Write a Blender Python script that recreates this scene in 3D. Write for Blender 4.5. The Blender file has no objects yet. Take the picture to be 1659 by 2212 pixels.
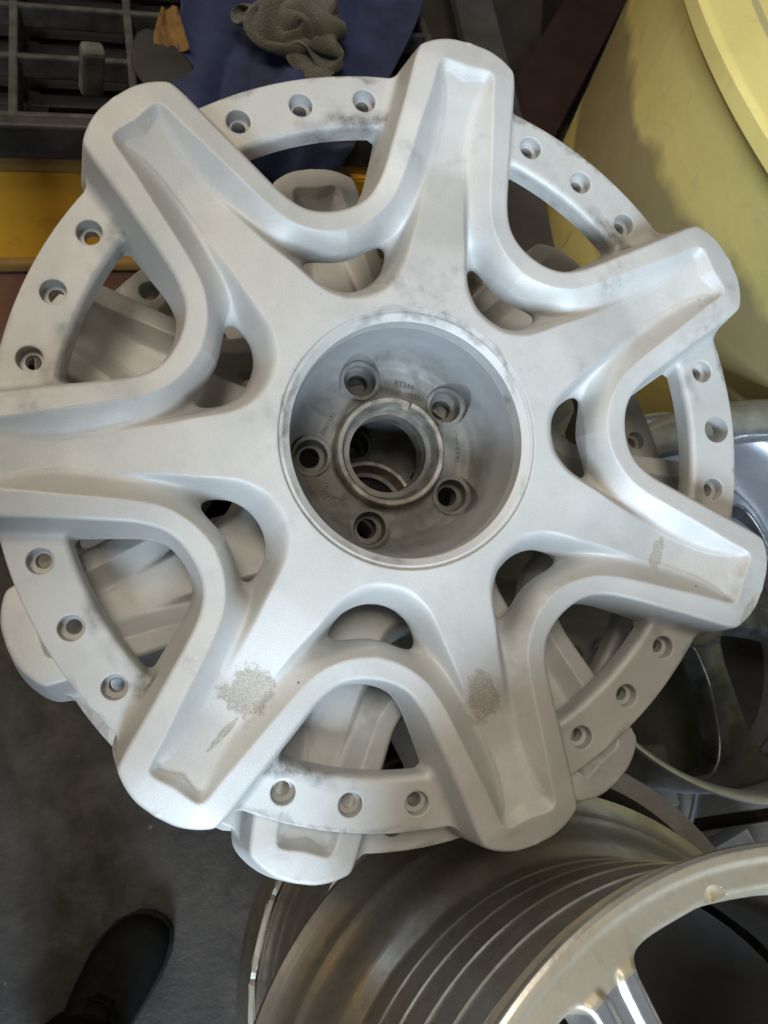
import bpy, math, random
import numpy as np
from mathutils import Matrix, Vector, noise

random.seed(4)
np.random.seed(4)
C = bpy.context.scene.collection

# ------------------------------------------------------------------ camera frame
FPX = 1515.56                      # focal length, in pixels of a 1659 x 2212 picture
CX, CY = 829.5, 1106.0
CAM_H = 1.15                       # lens height above the floor


def unit(v):
    v = np.array(v, float)
    return v / np.linalg.norm(v)


down = unit([(500 - CX) / FPX, (1810 - CY) / FPX, 1.0])     # gravity seen from the lens (x right, y down, z ahead)
ex = np.array([1.0, 0, 0]); ex = unit(ex - ex.dot(down) * down)
up = -down
ey = np.cross(up, ex)
BW = np.stack([ex, ey, up])        # lens vector -> world vector
CAM = np.array([0.0, 0.0, CAM_H])

cam_data = bpy.data.cameras.new('camera')
cam = bpy.data.objects.new('camera', cam_data)
C.objects.link(cam)
bpy.context.scene.camera = cam
cam_data.sensor_fit = 'VERTICAL'
cam_data.sensor_height = 24.0
cam_data.lens = 24.0 * FPX / 2212.0
cam_data.clip_start = 0.02
cam_data.clip_end = 60.0
cam_data.dof.use_dof = True
cam_data.dof.focus_distance = 0.47
cam_data.dof.aperture_fstop = 9.0
rot = BW @ np.diag([1.0, -1.0, -1.0])
M = Matrix.Identity(4)
for i in range(3):
    for j in range(3):
        M[i][j] = rot[i, j]
    M[i][3] = CAM[i]
cam.matrix_world = M

# ------------------------------------------------------------------ world, lamps, exposure
sc = bpy.context.scene
world = bpy.data.worlds.new('World')
sc.world = world
world.use_nodes = True
bg = world.node_tree.nodes['Background']
bg.inputs['Color'].default_value = (1.0, 0.95, 0.87, 1)
bg.inputs['Strength'].default_value = 0.085


def area(name, loc, target, sx, sy, power, color):
    l = bpy.data.lights.new(name, 'AREA')
    l.shape = 'RECTANGLE'; l.size = sx; l.size_y = sy
    l.energy = power; l.color = color
    o = bpy.data.objects.new(name, l)
    C.objects.link(o)
    o.location = loc
    d = Vector(target) - Vector(loc)
    o.rotation_euler = d.to_track_quat('-Z', 'Y').to_euler()
    return o


# the open workshop door behind the photographer, and two shop lamps on the ceiling
area('door_daylight', (0.0, -2.9, 1.95), (0.05, 0.2, 0.75), 0.9, 1.3, 235, (0.67, 0.83, 1.0))
area('ceiling_lamp', (-0.35, 0.15, 3.1), (0.0, 0.2, 0.6), 0.9, 0.7, 29, (1.0, 0.91, 0.76))
area('wall_lamp', (-1.55, 1.25, 2.2), (0.1, 0.0, 0.6), 0.9, 0.6, 15, (1.0, 0.86, 0.66))
sc.view_settings.view_transform = 'Standard'
sc.view_settings.look = 'None'
sc.view_settings.exposure = -0.12
sc.view_settings.gamma = 1.0
sc.view_settings.use_curve_mapping = False


# ------------------------------------------------------------------ placing helpers
def ray(px, py):
    return BW @ np.array([(px - CX) / FPX, (py - CY) / FPX, 1.0])


def at(px, py, h):
    """world point at height h that lies in the direction (px, py) of the photograph"""
    d = ray(px, py)
    t = (h - CAM_H) / d[2]
    return Vector(CAM + d * t)


def rodrigues(v):
    v = np.array(v, float); t = np.linalg.norm(v)
    if t < 1e-9:
        return np.eye(3)
    k = v / t
    K = np.array([[0, -k[2], k[1]], [k[2], 0, -k[0]], [-k[1], k[0], 0]])
    return np.eye(3) + math.sin(t) * K + (1 - math.cos(t)) * K @ K


def pose(rv, tv, spin):
    R = BW @ rodrigues(rv) @ np.diag([1.0, -1.0, -1.0])
    T = BW @ np.array(tv) + CAM
    m = Matrix.Identity(4)
    for i in range(3):
        for j in range(3):
            m[i][j] = R[i, j]
        m[i][3] = T[i]
    return m @ Matrix.Rotation(spin, 4, 'Z')


def tag(o, label=None, cat=None, group=None, kind=None):
    if label: o['label'] = label
    if cat: o['category'] = cat
    if group: o['group'] = group
    if kind: o['kind'] = kind
    return o


def empty(name, loc=(0, 0, 0), rz=0.0):
    o = bpy.data.objects.new(name, None)
    C.objects.link(o)
    o.location = loc
    o.rotation_euler = (0, 0, rz)
    o.empty_display_size = 0.05
    return o


def link(name, me, mat=None, parent=None):
    o = bpy.data.objects.new(name, me)
    C.objects.link(o)
    if mat is not None:
        if len(me.materials) == 0:
            me.materials.append(mat)
        else:
            me.materials[0] = mat
    if parent is not None:
        o.parent = parent
    return o


def mesh_np(name, V, Q, N=None, smooth=True):
    """mesh from numpy quads"""
    me = bpy.data.meshes.new(name)
    V = np.ascontiguousarray(V, np.float32); Q = np.ascontiguousarray(Q, np.int32)
    me.vertices.add(len(V)); me.vertices.foreach_set('co', V.ravel())
    k = Q.shape[1]
    me.loops.add(Q.size); me.loops.foreach_set('vertex_index', Q.ravel())
    me.polygons.add(len(Q))
    me.polygons.foreach_set('loop_start', np.arange(0, Q.size, k, dtype=np.int32))
    me.polygons.foreach_set('use_smooth', np.full(len(Q), smooth, bool))
    me.update(calc_edges=True)
    if N is not None:
        me.normals_split_custom_set_from_vertices(np.ascontiguousarray(N, np.float32).tolist())
    return me


def mesh_py(name, verts, faces, smooth=False):
    me = bpy.data.meshes.new(name)
    me.from_pydata([tuple(v) for v in verts], [], faces)
    me.polygons.foreach_set('use_smooth', [smooth] * len(me.polygons))
    me.update()
    return me


def lathe_np(prof, n=160, a0=0.0, a1=2 * math.pi, zfun=None):
    """profile [(r, z)...] turned round Z; returns verts, quads"""
    prof = np.array(prof, float)
    full = abs(a1 - a0 - 2 * math.pi) < 1e-6
    m = n if full else n + 1
    a = a0 + (a1 - a0) * np.arange(m) / n
    V = np.zeros((len(prof), m, 3))
    V[:, :, 0] = prof[:, None, 0] * np.cos(a); V[:, :, 1] = prof[:, None, 0] * np.sin(a); V[:, :, 2] = prof[:, None, 1]
    if zfun is not None:
        V[:, :, 2] = zfun(prof[:, None, 0] + 0 * a, a[None] + 0 * prof[:, :1], V[:, :, 2])
    i, j = np.meshgrid(np.arange(len(prof) - 1), np.arange(n), indexing='ij')
    jn = (j + 1) % m
    Q = np.stack([i * m + j, i * m + jn, (i + 1) * m + jn, (i + 1) * m + j], -1).reshape(-1, 4)
    return V.reshape(-1, 3), Q


def lathe(name, prof, mat, parent=None, n=160, sharp=32, **kw):
    V, Q = lathe_np(prof, n, **kw)
    me = mesh_np(name, V, Q)
    me.set_sharp_from_angle(angle=math.radians(sharp))
    return link(name, me, mat, parent)
# ------------------------------------------------------------------ materials
def new_mat(name):
    m = bpy.data.materials.new(name)
    m.use_nodes = True
    return m, m.node_tree.nodes, m.node_tree.links, m.node_tree.nodes['Principled BSDF']


class G:
    """small node-graph helper"""
    def __init__(s, m):
        s.n = m.node_tree.nodes; s.l = m.node_tree.links

    def node(s, t, **kw):
        x = s.n.new(t)
        for k, v in kw.items():
            setattr(x, k, v)
        return x

    def put(s, sock, v):
        if hasattr(v, 'is_output') or isinstance(v, bpy.types.NodeSocket):
            s.l.new(v, sock)
        else:
            sock.default_value = v

    def coord(s, kind='Object'):
        return s.node('ShaderNodeTexCoord').outputs[kind]

    def noise(s, vec, scale, detail=4, rough=.55, dist=0.0, out='Fac'):
        x = s.node('ShaderNodeTexNoise')
        s.put(x.inputs['Vector'], vec); x.inputs['Scale'].default_value = scale
        x.inputs['Detail'].default_value = detail; x.inputs['Roughness'].default_value = rough
        x.inputs['Distortion'].default_value = dist
        return x.outputs[out]

    def ramp(s, fac, stops, interp='LINEAR'):
        x = s.node('ShaderNodeValToRGB')
        x.color_ramp.interpolation = interp
        while len(x.color_ramp.elements) < len(stops):
            x.color_ramp.elements.new(.5)
        for e, (p, c) in zip(x.color_ramp.elements, stops):
            e.position = p
            e.color = (c, c, c, 1) if isinstance(c, (int, float)) else (*c, 1)
        s.put(x.inputs['Fac'], fac)
        return x.outputs['Color']

    def math(s, op, a, b=0.0, clamp=False):
        x = s.node('ShaderNodeMath', operation=op, use_clamp=clamp)
        s.put(x.inputs[0], a)
        s.put(x.inputs[1], b)
        return x.outputs[0]

    def mix(s, fac, a, b, mode='MIX'):
        x = s.node('ShaderNodeMix', data_type='RGBA', blend_type=mode)
        s.put(x.inputs['Factor'], fac)
        for i, v in ((6, a), (7, b)):
            s.put(x.inputs[i], (*v, 1) if isinstance(v, tuple) and len(v) == 3 else v)
        return x.outputs[2]

    def mapping(s, vec, loc=(0, 0, 0), rot=(0, 0, 0), scale=(1, 1, 1)):
        x = s.node('ShaderNodeMapping')
        s.put(x.inputs['Vector'], vec)
        x.inputs['Location'].default_value = loc; x.inputs['Rotation'].default_value = rot; x.inputs['Scale'].default_value = scale
        return x.outputs[0]

    def bump(s, h, strength, dist, normal=None):
        x = s.node('ShaderNodeBump')
        x.inputs['Strength'].default_value = strength; x.inputs['Distance'].default_value = dist
        s.put(x.inputs['Height'], h)
        if normal is not None:
            s.put(x.inputs['Normal'], normal)
        return x.outputs[0]


def simple(name, col, rough=.6, metal=0.0, nscale=20.0, var=.35, bump=.3, bscale=None, bdist=.002, coat=0.0, col2=None, spec=.5):
    m, n, l, b = new_mat(name)
    g = G(m)
    co = g.coord()
    f = g.noise(co, nscale, 6, .62)
    c2 = col2 if col2 else tuple(c * (1 - var) for c in col)
    g.put(b.inputs['Base Color'], g.mix(g.ramp(f, [(.32, 0.0), (.68, 1.0)]), c2, col))
    b.inputs['Metallic'].default_value = metal
    g.put(b.inputs['Roughness'], g.ramp(g.noise(co, nscale * 2.3, 4), [(.25, max(0, rough - .1)), (.75, min(1, rough + .12))]))
    b.inputs['Specular IOR Level'].default_value = spec
    b.inputs['Coat Weight'].default_value = coat
    if bump:
        g.put(b.inputs['Normal'], g.bump(g.noise(co, bscale or nscale * 6, 5), bump, bdist))
    return m


def blasted(name, patches=()):
    """bead-blasted cast aluminium, dull silver with smudges; patches = brown adhesive left on the spokes"""
    m, n, l, b = new_mat(name)
    g = G(m)
    co = g.coord()
    big = g.noise(co, 9, 5, .6, .6)
    mid = g.noise(co, 38, 6, .65)
    fine = g.noise(co, 1100, 3, .6)
    col = g.mix(g.ramp(big, [(.35, 0.0), (.68, 1.0)]), (.475, .465, .44), (.55, .54, .515))
    col = g.mix(g.ramp(mid, [(.52, 0.0), (.75, .22)]), col, (.31, .295, .265))
    col = g.mix(g.ramp(fine, [(.35, 0.0), (.65, 1.0)]), g.mix(.10, col, (.1, .1, .1)), col)
    # dark rubbed smudges: streaky, sparse
    sm = g.noise(co, 120, 6, .75)
    sm2 = g.noise(co, 15, 4, .6)
    smf = g.math('MULTIPLY', g.ramp(sm, [(.38, 0.0), (.68, .55)]), g.ramp(sm2, [(.60, 0.0), (.74, 1.0)]))
    col = g.mix(smf, col, (.16, .15, .135))
    soft = g.ramp(g.noise(co, 11, 4, .6), [(.55, 0.0), (.78, .40)])
    col = g.mix(soft, col, (.30, .29, .27))
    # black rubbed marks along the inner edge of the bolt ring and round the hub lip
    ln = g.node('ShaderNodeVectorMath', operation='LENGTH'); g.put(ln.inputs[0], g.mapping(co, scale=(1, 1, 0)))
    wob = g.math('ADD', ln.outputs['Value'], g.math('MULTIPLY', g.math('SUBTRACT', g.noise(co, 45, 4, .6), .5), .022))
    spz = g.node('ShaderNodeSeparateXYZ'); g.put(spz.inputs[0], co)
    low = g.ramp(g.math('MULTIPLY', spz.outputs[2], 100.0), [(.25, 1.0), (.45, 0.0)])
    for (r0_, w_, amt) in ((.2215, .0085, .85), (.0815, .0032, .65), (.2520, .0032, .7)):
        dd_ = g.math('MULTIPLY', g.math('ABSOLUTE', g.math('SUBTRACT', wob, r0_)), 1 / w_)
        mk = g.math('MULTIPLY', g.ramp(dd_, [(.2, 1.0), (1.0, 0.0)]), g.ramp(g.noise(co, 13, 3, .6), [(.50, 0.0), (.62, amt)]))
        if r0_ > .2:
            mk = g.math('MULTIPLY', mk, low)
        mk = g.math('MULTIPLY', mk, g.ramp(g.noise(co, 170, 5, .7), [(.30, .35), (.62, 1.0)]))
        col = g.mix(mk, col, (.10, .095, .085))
    # fine scratches
    scr = g.noise(g.mapping(co, rot=(0, 0, .6), scale=(1, 24, 1)), 60, 3, .6)
    col = g.mix(g.math('MULTIPLY', g.ramp(scr, [(.68, 0.0), (.74, .5)]), g.ramp(g.noise(co, 26, 2), [(.52, 0.0), (.60, 1.0)])), col, (.28, .27, .25))
    # tiny pits
    vor = g.node('ShaderNodeTexVoronoi'); g.put(vor.inputs['Vector'], co); vor.inputs['Scale'].default_value = 70
    pit = g.math('MULTIPLY', g.ramp(vor.outputs['Distance'], [(.035, 1.0), (.075, 0.0)]), g.ramp(g.noise(co, 33, 3), [(.60, 0.0), (.66, 1.0)]))
    col = g.mix(pit, col, (.10, .09, .08))
    rough = g.ramp(g.noise(co, 30, 5), [(.3, .50), (.7, .64)])
    patch_total = None
    for (px, py, ang, ax, ay) in patches:
        v = g.mapping(co, loc=(0, 0, 0))
        x = g.node('ShaderNodeVectorMath', operation='SUBTRACT'); g.put(x.inputs[0], v); x.inputs[1].default_value = (px, py, 0)
        w = g.node('ShaderNodeVectorRotate', rotation_type='Z_AXIS'); g.put(w.inputs['Vector'], x.outputs[0]); w.inputs['Angle'].default_value = -ang
        sp = g.node('ShaderNodeSeparateXYZ'); g.put(sp.inputs[0], w.outputs[0])
        dx = g.math('MULTIPLY', g.math('ABSOLUTE', sp.outputs[0]), 1 / ax)
        dy = g.math('MULTIPLY', g.math('ABSOLUTE', sp.outputs[1]), 1 / ay)
        d = g.math('SQRT', g.math('ADD', g.math('POWER', dx, 2.0), g.math('POWER', dy, 2.0)))
        nz = g.math('MULTIPLY', g.math('SUBTRACT', g.noise(co, 62, 7, .66), .5), 2.4)
        d = g.math('ADD', d, nz)
        f = g.ramp(d, [(.78, 1.0), (.96, 0.0)])
        patch_total = f if patch_total is None else g.math('MAXIMUM', patch_total, f)
    if patch_total is not None:
        speck = g.noise(co, 950, 4, .7)
        pc = g.mix(g.ramp(speck, [(.40, 0.0), (.60, 1.0)]), (.20, .165, .115), (.42, .38, .31))
        col = g.mix(g.math('MULTIPLY', patch_total, .66), col, pc)
        rough = g.mix(patch_total, rough, (.8, .8, .8))
    g.put(b.inputs['Base Color'], col)
    g.put(b.inputs['Roughness'], rough)
    b.inputs['Metallic'].default_value = .22
    b.inputs['Specular IOR Level'].default_value = .4
    bm = g.bump(fine, .22, .0008)
    bm = g.bump(mid, .12, .0010, bm)
    g.put(b.inputs['Normal'], bm)
    return m
# ------------------------------------------------------------------ solid fields turned into meshes
def spline(pts, per=6):
    """Catmull-Rom through pts"""
    p = np.array(pts, float)
    p = np.vstack([2 * p[0] - p[1], p, 2 * p[-1] - p[-2]])
    out = []
    for i in range(1, len(p) - 2):
        for t in np.arange(per) / per:
            a, b_, c, d = p[i - 1], p[i], p[i + 1], p[i + 2]
            out.append(.5 * ((2 * b_) + (c - a) * t + (2 * a - 5 * b_ + 4 * c - d) * t * t + (3 * b_ - a - 3 * c + d) * t ** 3))
    out.append(p[-2])
    return np.array(out)


def poly_sdf(P, X, Y):
    """signed distance to a closed polygon (negative inside)"""
    d2 = np.full(X.shape, 1e12); ins = np.zeros(X.shape, bool)
    n = len(P)
    for i in range(n):
        ax, ay = P[i]; bx, by = P[(i + 1) % n]
        ex_, ey_ = bx - ax, by - ay
        L = ex_ * ex_ + ey_ * ey_
        if L < 1e-12:
            continue
        wx, wy = X - ax, Y - ay
        t = np.clip((wx * ex_ + wy * ey_) / L, 0, 1)
        d2 = np.minimum(d2, (wx - ex_ * t) ** 2 + (wy - ey_ * t) ** 2)
        c = ((ay <= Y) & (by > Y)) | ((by <= Y) & (ay > Y))
        if abs(ey_) > 1e-12:
            ins ^= c & (X < ax + (Y - ay) / ey_ * ex_)
    d = np.sqrt(d2)
    return np.where(ins, -d, d)


def smax(a, b, k):
    h = np.maximum(k - np.abs(a - b), 0) / k
    return np.maximum(a, b) + h * h * k * .25


def smin(a, b, k):
    return -smax(-a, -b, k)


def sstep(t):
    t = np.clip(t, 0, 1)
    return t * t * (3 - 2 * t)


def mirror(half):
    half = np.array(half, float)
    low = half[::-1] * np.array([1, -1])
    if abs(half[0, 1]) < 1e-9:
        low = low[:-1]
    if abs(half[-1, 1]) < 1e-9:
        low = low[1:]
    return np.vstack([half, low])


def grad(F, R, T, Z, e=.1):
    gr = (F(R + e, T, Z) - F(R - e, T, Z)) / (2 * e)
    gt = (F(R, T + e / R, Z) - F(R, T - e / R, Z)) / (2 * e)
    gz = (F(R, T, Z + e) - F(R, T, Z - e)) / (2 * e)
    n = np.sqrt(gr ** 2 + gt ** 2 + gz ** 2) + 1e-9
    return gr / n, gt / n, gz / n


def polar_solid(fields, order, nsec, r0, r1, nr, nt, z0, z1, nz):
    """dual contouring of a solid with nsec-fold symmetry on a polar grid (mm).  fields: list of F(r, a, z) <0 inside,
    order: which field every sector uses.  Returns verts (mm), quads, sector and local (r, a, z) of each vertex."""
    S = 2 * math.pi / nsec
    rg = np.linspace(r0, r1, nr); tg = -S / 2 + S * np.arange(nt + 1) / nt; zg = np.linspace(z0, z1, nz)
    dr, dt, dz = rg[1] - rg[0], tg[1] - tg[0], zg[1] - zg[0]
    per = []
    for F in fields:
        A = F(rg[:, None, None], tg[None, :, None], zg[None, None, :]).astype(np.float32)
        A = np.where(np.abs(A) < 1e-5, np.float32(1e-5), A)
        ins = A < 0
        shape = (nr - 1, nt, nz - 1)
        P_, Nn, CI = [], [], []
        for ax in range(3):
            sl0 = [slice(None)] * 3; sl1 = [slice(None)] * 3
            sl0[ax] = slice(0, -1); sl1[ax] = slice(1, None)
            a, b_ = A[tuple(sl0)], A[tuple(sl1)]
            m = (a < 0) != (b_ < 0)
            idx = np.argwhere(m)
            av, bv = a[m].astype(float), b_[m].astype(float)
            t = av / (av - bv)
            pos = [rg[idx[:, 0]], tg[idx[:, 1]], zg[idx[:, 2]]]
            step = (dr, dt, dz)[ax]
            base = pos[ax]
            lo, hi = np.zeros_like(t), np.ones_like(t)
            for it in range(4):                       # regula falsi / bisection for the crossing
                p = list(pos); p[ax] = base + t * step
                fv = F(p[0], p[1], p[2])
                same = (fv < 0) == (av < 0)
                lo = np.where(same, t, lo); hi = np.where(same, hi, t)
                t = .5 * (lo + hi) if it % 2 else lo + (hi - lo) * .5
            pos[ax] = base + t * step
            gr, gt, gz = grad(F, *pos)
            o = [x for x in range(3) if x != ax]
            for i in (0, 1):
                for j in (0, 1):
                    c = idx.copy(); c[:, o[0]] -= i; c[:, o[1]] -= j
                    ok = (c[:, o[0]] >= 0) & (c[:, o[1]] >= 0) & (c[:, o[0]] < shape[o[0]]) & (c[:, o[1]] < shape[o[1]])
                    CI.append(np.ravel_multi_index(c[ok].T, shape))
                    P_.append(np.stack([x[ok] for x in pos], 1)); Nn.append(np.stack([gr[ok], gt[ok], gz[ok]], 1))
        CI = np.concatenate(CI); P_ = np.concatenate(P_); Nn = np.concatenate(Nn)
        cells, inv = np.unique(CI, return_inverse=True)
        nv = len(cells)
        vid = np.full(shape, -1, np.int32)
        vid.ravel()[cells] = np.arange(nv)
        cnt = np.bincount(inv, minlength=nv).astype(float)
        mass = np.stack([np.bincount(inv, P_[:, k], nv) / cnt for k in range(3)], 1)
        D = P_ - mass[inv]; D[:, 1] *= mass[inv][:, 0]
        nd = (Nn * D).sum(1)
        AtA = np.zeros((nv, 3, 3)); Atb = np.zeros((nv, 3))
        for i in range(3):
            Atb[:, i] = np.bincount(inv, Nn[:, i] * nd, nv)
            for j in range(3):
                AtA[:, i, j] = np.bincount(inv, Nn[:, i] * Nn[:, j], nv)
        AtA += np.eye(3) * .06
        x = np.linalg.solve(AtA, Atb[..., None])[..., 0]
        x[:, 1] /= mass[:, 0]
        ijk = np.stack(np.unravel_index(cells, shape), 1)
        lo = np.stack([rg[ijk[:, 0]], tg[ijk[:, 1]], zg[ijk[:, 2]]], 1)
        st = np.array([dr, dt, dz])
        W = np.clip(mass + x, lo - .25 * st, lo + 1.25 * st)
        per.append((ins, vid, W))
    offs, tot = [], 0
    V, sec, loc = [], [], []
    for k, w in enumerate(order):
        ins, vid, W = per[w]
        ang = W[:, 1] - k * S
        V.append(np.stack([W[:, 0] * np.cos(ang), W[:, 0] * np.sin(ang), W[:, 2]], 1))
        sec.append(np.full(len(W), k)); loc.append(W)
        offs.append(tot); tot += len(W)
    seq = list(range(nsec))[::-1]
    VID = np.concatenate([np.where(per[order[k]][1] >= 0, per[order[k]][1] + offs[k], -1) for k in seq], 1)
    INS = np.concatenate([per[order[k]][0][:, :nt] for k in seq], 1)
    quads = []
    prev = np.roll(VID, 1, axis=1)
    a, b_ = INS[:-1, :, 1:-1], INS[1:, :, 1:-1]
    m = a != b_
    q = np.stack([prev[:, :, :-1][m], VID[:, :, :-1][m], VID[:, :, 1:][m], prev[:, :, 1:][m]], 1)
    fl = b_[m]; q[fl] = q[fl][:, ::-1]; quads.append(q)
    nxt = np.roll(INS, -1, axis=1)
    a, b_ = INS[1:-1, :, 1:-1], nxt[1:-1, :, 1:-1]
    m = a != b_
    q = np.stack([VID[:-1, :, :-1][m], VID[:-1, :, 1:][m], VID[1:, :, 1:][m], VID[1:, :, :-1][m]], 1)
    fl = b_[m]; q[fl] = q[fl][:, ::-1]; quads.append(q)
    a, b_ = INS[1:-1, :, :-1], INS[1:-1, :, 1:]
    m = a != b_
    q = np.stack([prev[:-1][m], prev[1:][m], VID[1:][m], VID[:-1][m]], 1)
    fl = b_[m]; q[fl] = q[fl][:, ::-1]; quads.append(q)
    Q = np.concatenate(quads)
    Q = Q[(Q >= 0).all(1)]
    return np.concatenate(V), Q, np.concatenate(sec), np.concatenate(loc)


def part_mesh(name, V, Q, F, nsec):
    """mesh of some quads, with corner normals read from the field so that part borders shade seamlessly"""
    used, inv = np.unique(Q, return_inverse=True)
    q = inv.reshape(Q.shape); v = V[used]
    cen = v[q].mean(1, keepdims=True)
    p = (v[q] * .68 + cen * .32).reshape(-1, 3)
    S = 2 * math.pi / nsec
    R = np.hypot(p[:, 0], p[:, 1]); T = np.arctan2(p[:, 1], p[:, 0])
    loc = (T + S / 2) % S - S / 2
    gr, gt, gz = grad(F, R, loc, p[:, 2], .15)
    N = np.stack([gr * np.cos(T) - gt * np.sin(T), gr * np.sin(T) + gt * np.cos(T), gz], 1)
    me = mesh_np(name, v * .001, q)
    me.normals_split_custom_set(N.astype(np.float32).tolist())
    return me


def smooth_table(xs, ys, w):
    """piecewise-linear table with its corners rounded over w"""
    x = np.arange(xs[0] - 2 * w, xs[-1] + 2 * w, .5)
    y = np.interp(x, xs, ys)
    n = max(3, int(w / .5) | 1)
    k = np.hanning(n + 2)[1:-1]; k /= k.sum()
    yp = np.concatenate([np.full(n, y[0]), y, np.full(n, y[-1])])
    ys2 = np.convolve(yp, k, 'same')[n:-n]
    return lambda r: np.interp(r, x, ys2)


class Map2:
    """values on an (r, angle) grid, symmetric about angle 0, read bilinearly"""
    def __init__(s, r0, r1, nr, half, na):
        s.r0, s.dr, s.nr = r0, (r1 - r0) / (nr - 1), nr
        s.da, s.na = half / (na - 1), na
        s.R, s.A = np.meshgrid(np.linspace(r0, r1, nr), np.linspace(0, half, na), indexing='ij')
        s.X, s.Y = s.R * np.cos(s.A), s.R * np.sin(s.A)

    def blur(s, v, mm, rmid=190.0):
        def k(sig):
            n = int(sig * 3) + 1
            w = np.exp(-.5 * (np.arange(-n, n + 1) / sig) ** 2)
            return w / w.sum(), n
        w, n = k(mm / s.dr)
        p = np.pad(v, ((n, n), (0, 0)), 'edge')
        v = sum(w[i] * p[i:i + s.nr] for i in range(2 * n + 1))
        w, n = k(mm / (s.da * rmid))
        p = np.pad(v, ((0, 0), (n, n)), 'reflect')
        return sum(w[i] * p[:, i:i + s.na] for i in range(2 * n + 1))

    def get(s, v, r, a):
        x = np.clip((r - s.r0) / s.dr, 0, s.nr - 1.001); y = np.clip(np.abs(a) / s.da, 0, s.na - 1.001)
        x, y = np.broadcast_arrays(x, y)
        i = x.astype(np.int32); j = y.astype(np.int32)
        fx = x - i; fy = y - j
        return (v[i, j] * (1 - fx) + v[i + 1, j] * fx) * (1 - fy) + (v[i, j + 1] * (1 - fx) + v[i + 1, j + 1] * fx) * fy


# ---- the seven-spoke wheel centre: outlines in mm, measured from the middle of a gap (x outward, y sideways)
S7 = 2 * math.pi / 7
WEDGE = mirror(np.vstack([spline([(155.0, 0), (155.6, 7.5), (157.8, 16), (162.2, 23.6), (171, 31.8), (184, 40), (199, 48.8), (212, 56.4), (245, 75.6)], 5), [(330, 125), (330, 0)]]))
SLOT = mirror(spline([(107.8, 0), (108.6, 7), (111, 14), (116, 21.5), (121.5, 25.8), (128, 29), (132.6, 29.2), (135.3, 26), (134.6, 19), (132.4, 9), (131.4, 0)], 5))
CREST = mirror(np.vstack([spline([(139.6, 0), (141, 11), (144.3, 21.5), (151, 33), (160, 42), (173, 51.8), (194, 66.0), (214, 79.6), (227, 88.0)], 5),
                          [(230.6, 90.8), (231.6, 94.2), (229.5, 98.5), (224.2, 108.0), (218.5, 119)], [(330, 190), (330, 0)]]))
PLAT = mirror(np.vstack([spline([(92.5, 0), (93.4, 9), (96.4, 17), (105, 28), (117, 36.4), (126, 41.8), (143, 53.4), (167, 68), (187, 80.0), (205, 88.6), (218, 91.8), (225, 92.0)], 5),
                         [(226.5, 93.6), (225.6, 96.6), (217.4, 104.9), (211.0, 115)], [(330, 190), (330, 0)]]))
_th = spline([(270.0, 0), (269.0, 12), (266.0, 21.5), (261.8, 29.4), (257.6, 34.4), (252.0, 36.8), (240, 40.2)], 6)
TIP = np.vstack([_th, [(0, 130), (0, -130)], (_th * np.array([1, -1]))[::-1][:-1]])
ZP = smooth_table([80, 128, 158, 185, 206, 226, 242, 252], [22.0, 22.0, 18.6, 14.6, 16.0, 20.8, 25.4, 28.2], 16)
ZC = smooth_table([138, 165, 185, 220, 252], [18.5, 21.5, 24.8, 29.0, 31.0], 16)

mp = Map2(72.0, 280.0, 417, S7 / 2, 250)
m_dG = poly_sdf(WEDGE, mp.X, mp.Y)
m_dS = poly_sdf(SLOT, mp.X, mp.Y)
_dC = -poly_sdf(CREST, mp.X, mp.Y); _dP = -poly_sdf(PLAT, mp.X, mp.Y)
_ua, _R = mp.A - S7 / 2, mp.R
m_dT = poly_sdf(TIP, _R * np.cos(_ua), _R * np.sin(_ua))
_zp, _zc = ZP(_R), ZC(_R)
_so = np.maximum(m_dS, 0)
_zv = -7 + (_zp + 7) * (1 - np.exp(-_so / 20.0))
_near = np.exp(-_so / 13.0)
_t = np.clip(_dP / np.maximum(_dP - _dC, 1e-3), 0, 1)
_t0 = .06 + .66 * _near
_rib = _zv + (_zc - _zv) * np.clip((_t - _t0) / (1 - _t0), 0, 1) ** (1.25 - .55 * _near)
_pla = _zv + (_zp - _zv) * (1 - sstep(_t / .36))
_h = smax(_rib, _pla, 3.0)
_h = np.where(_dC > 0, _zc - .17 * np.maximum(_dC, 0), _h)
_h = np.where(_dP <= 0, _zp, _h)
_h = mp.blur(_h, .65)
_lip = np.interp(_R, [72, 76, 77, 81.2, 82.0, 83.0, 83.9, 84.6], [17.5, 17.5, 18.2, 20.6, 20.2, 20.2, 22.0, 22.0])
m_h = np.where(_R < 85, np.minimum(_h, _lip), _h)
ZB = smooth_table([78, 100, 140, 210, 260], [-30, -14, -11, -15, -17], 12)


def wheel_field(big_hole):
    def F(r, a, z):
        dG = mp.get(m_dG, r, a); dS = mp.get(m_dS, r, a); h = mp.get(m_h, r, a); dT = mp.get(m_dT, r, a)
        body = smax(z - h, (z - 12) * .26 - dG, 2.6)
        body = smax(body, dT + (z - 18) * .22, 2.4)
        body = smax(body, -dS - .3, 3.0)
        body = np.maximum(body, ZB(r) - z)
        body = np.maximum(body, 76.5 - r)
        ring = smax(z + 0 * r, 217.0 - r, 5.0)
        ring = smax(ring, r - 252.8, 1.6)
        ring = np.maximum(ring, -16.0 - z)
        f = smin(body, ring, 6.0)
        X, Y = r * np.cos(a), r * np.sin(a)
        for k in (-1, 0, 1):
            if k == 0 and big_hole:
                f = np.maximum(f, 9.6 - np.sqrt((X - 238.2) ** 2 + Y ** 2))
                continue
            aa = k * .18651
            dd = np.sqrt((X - 235 * math.cos(aa)) ** 2 + (Y - 235 * math.sin(aa)) ** 2)
            f = smax(f, np.minimum(7.8 - dd, z + 8.5), .7)
            f = np.maximum(f, 4.7 - dd)
        return f
    return F


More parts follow.
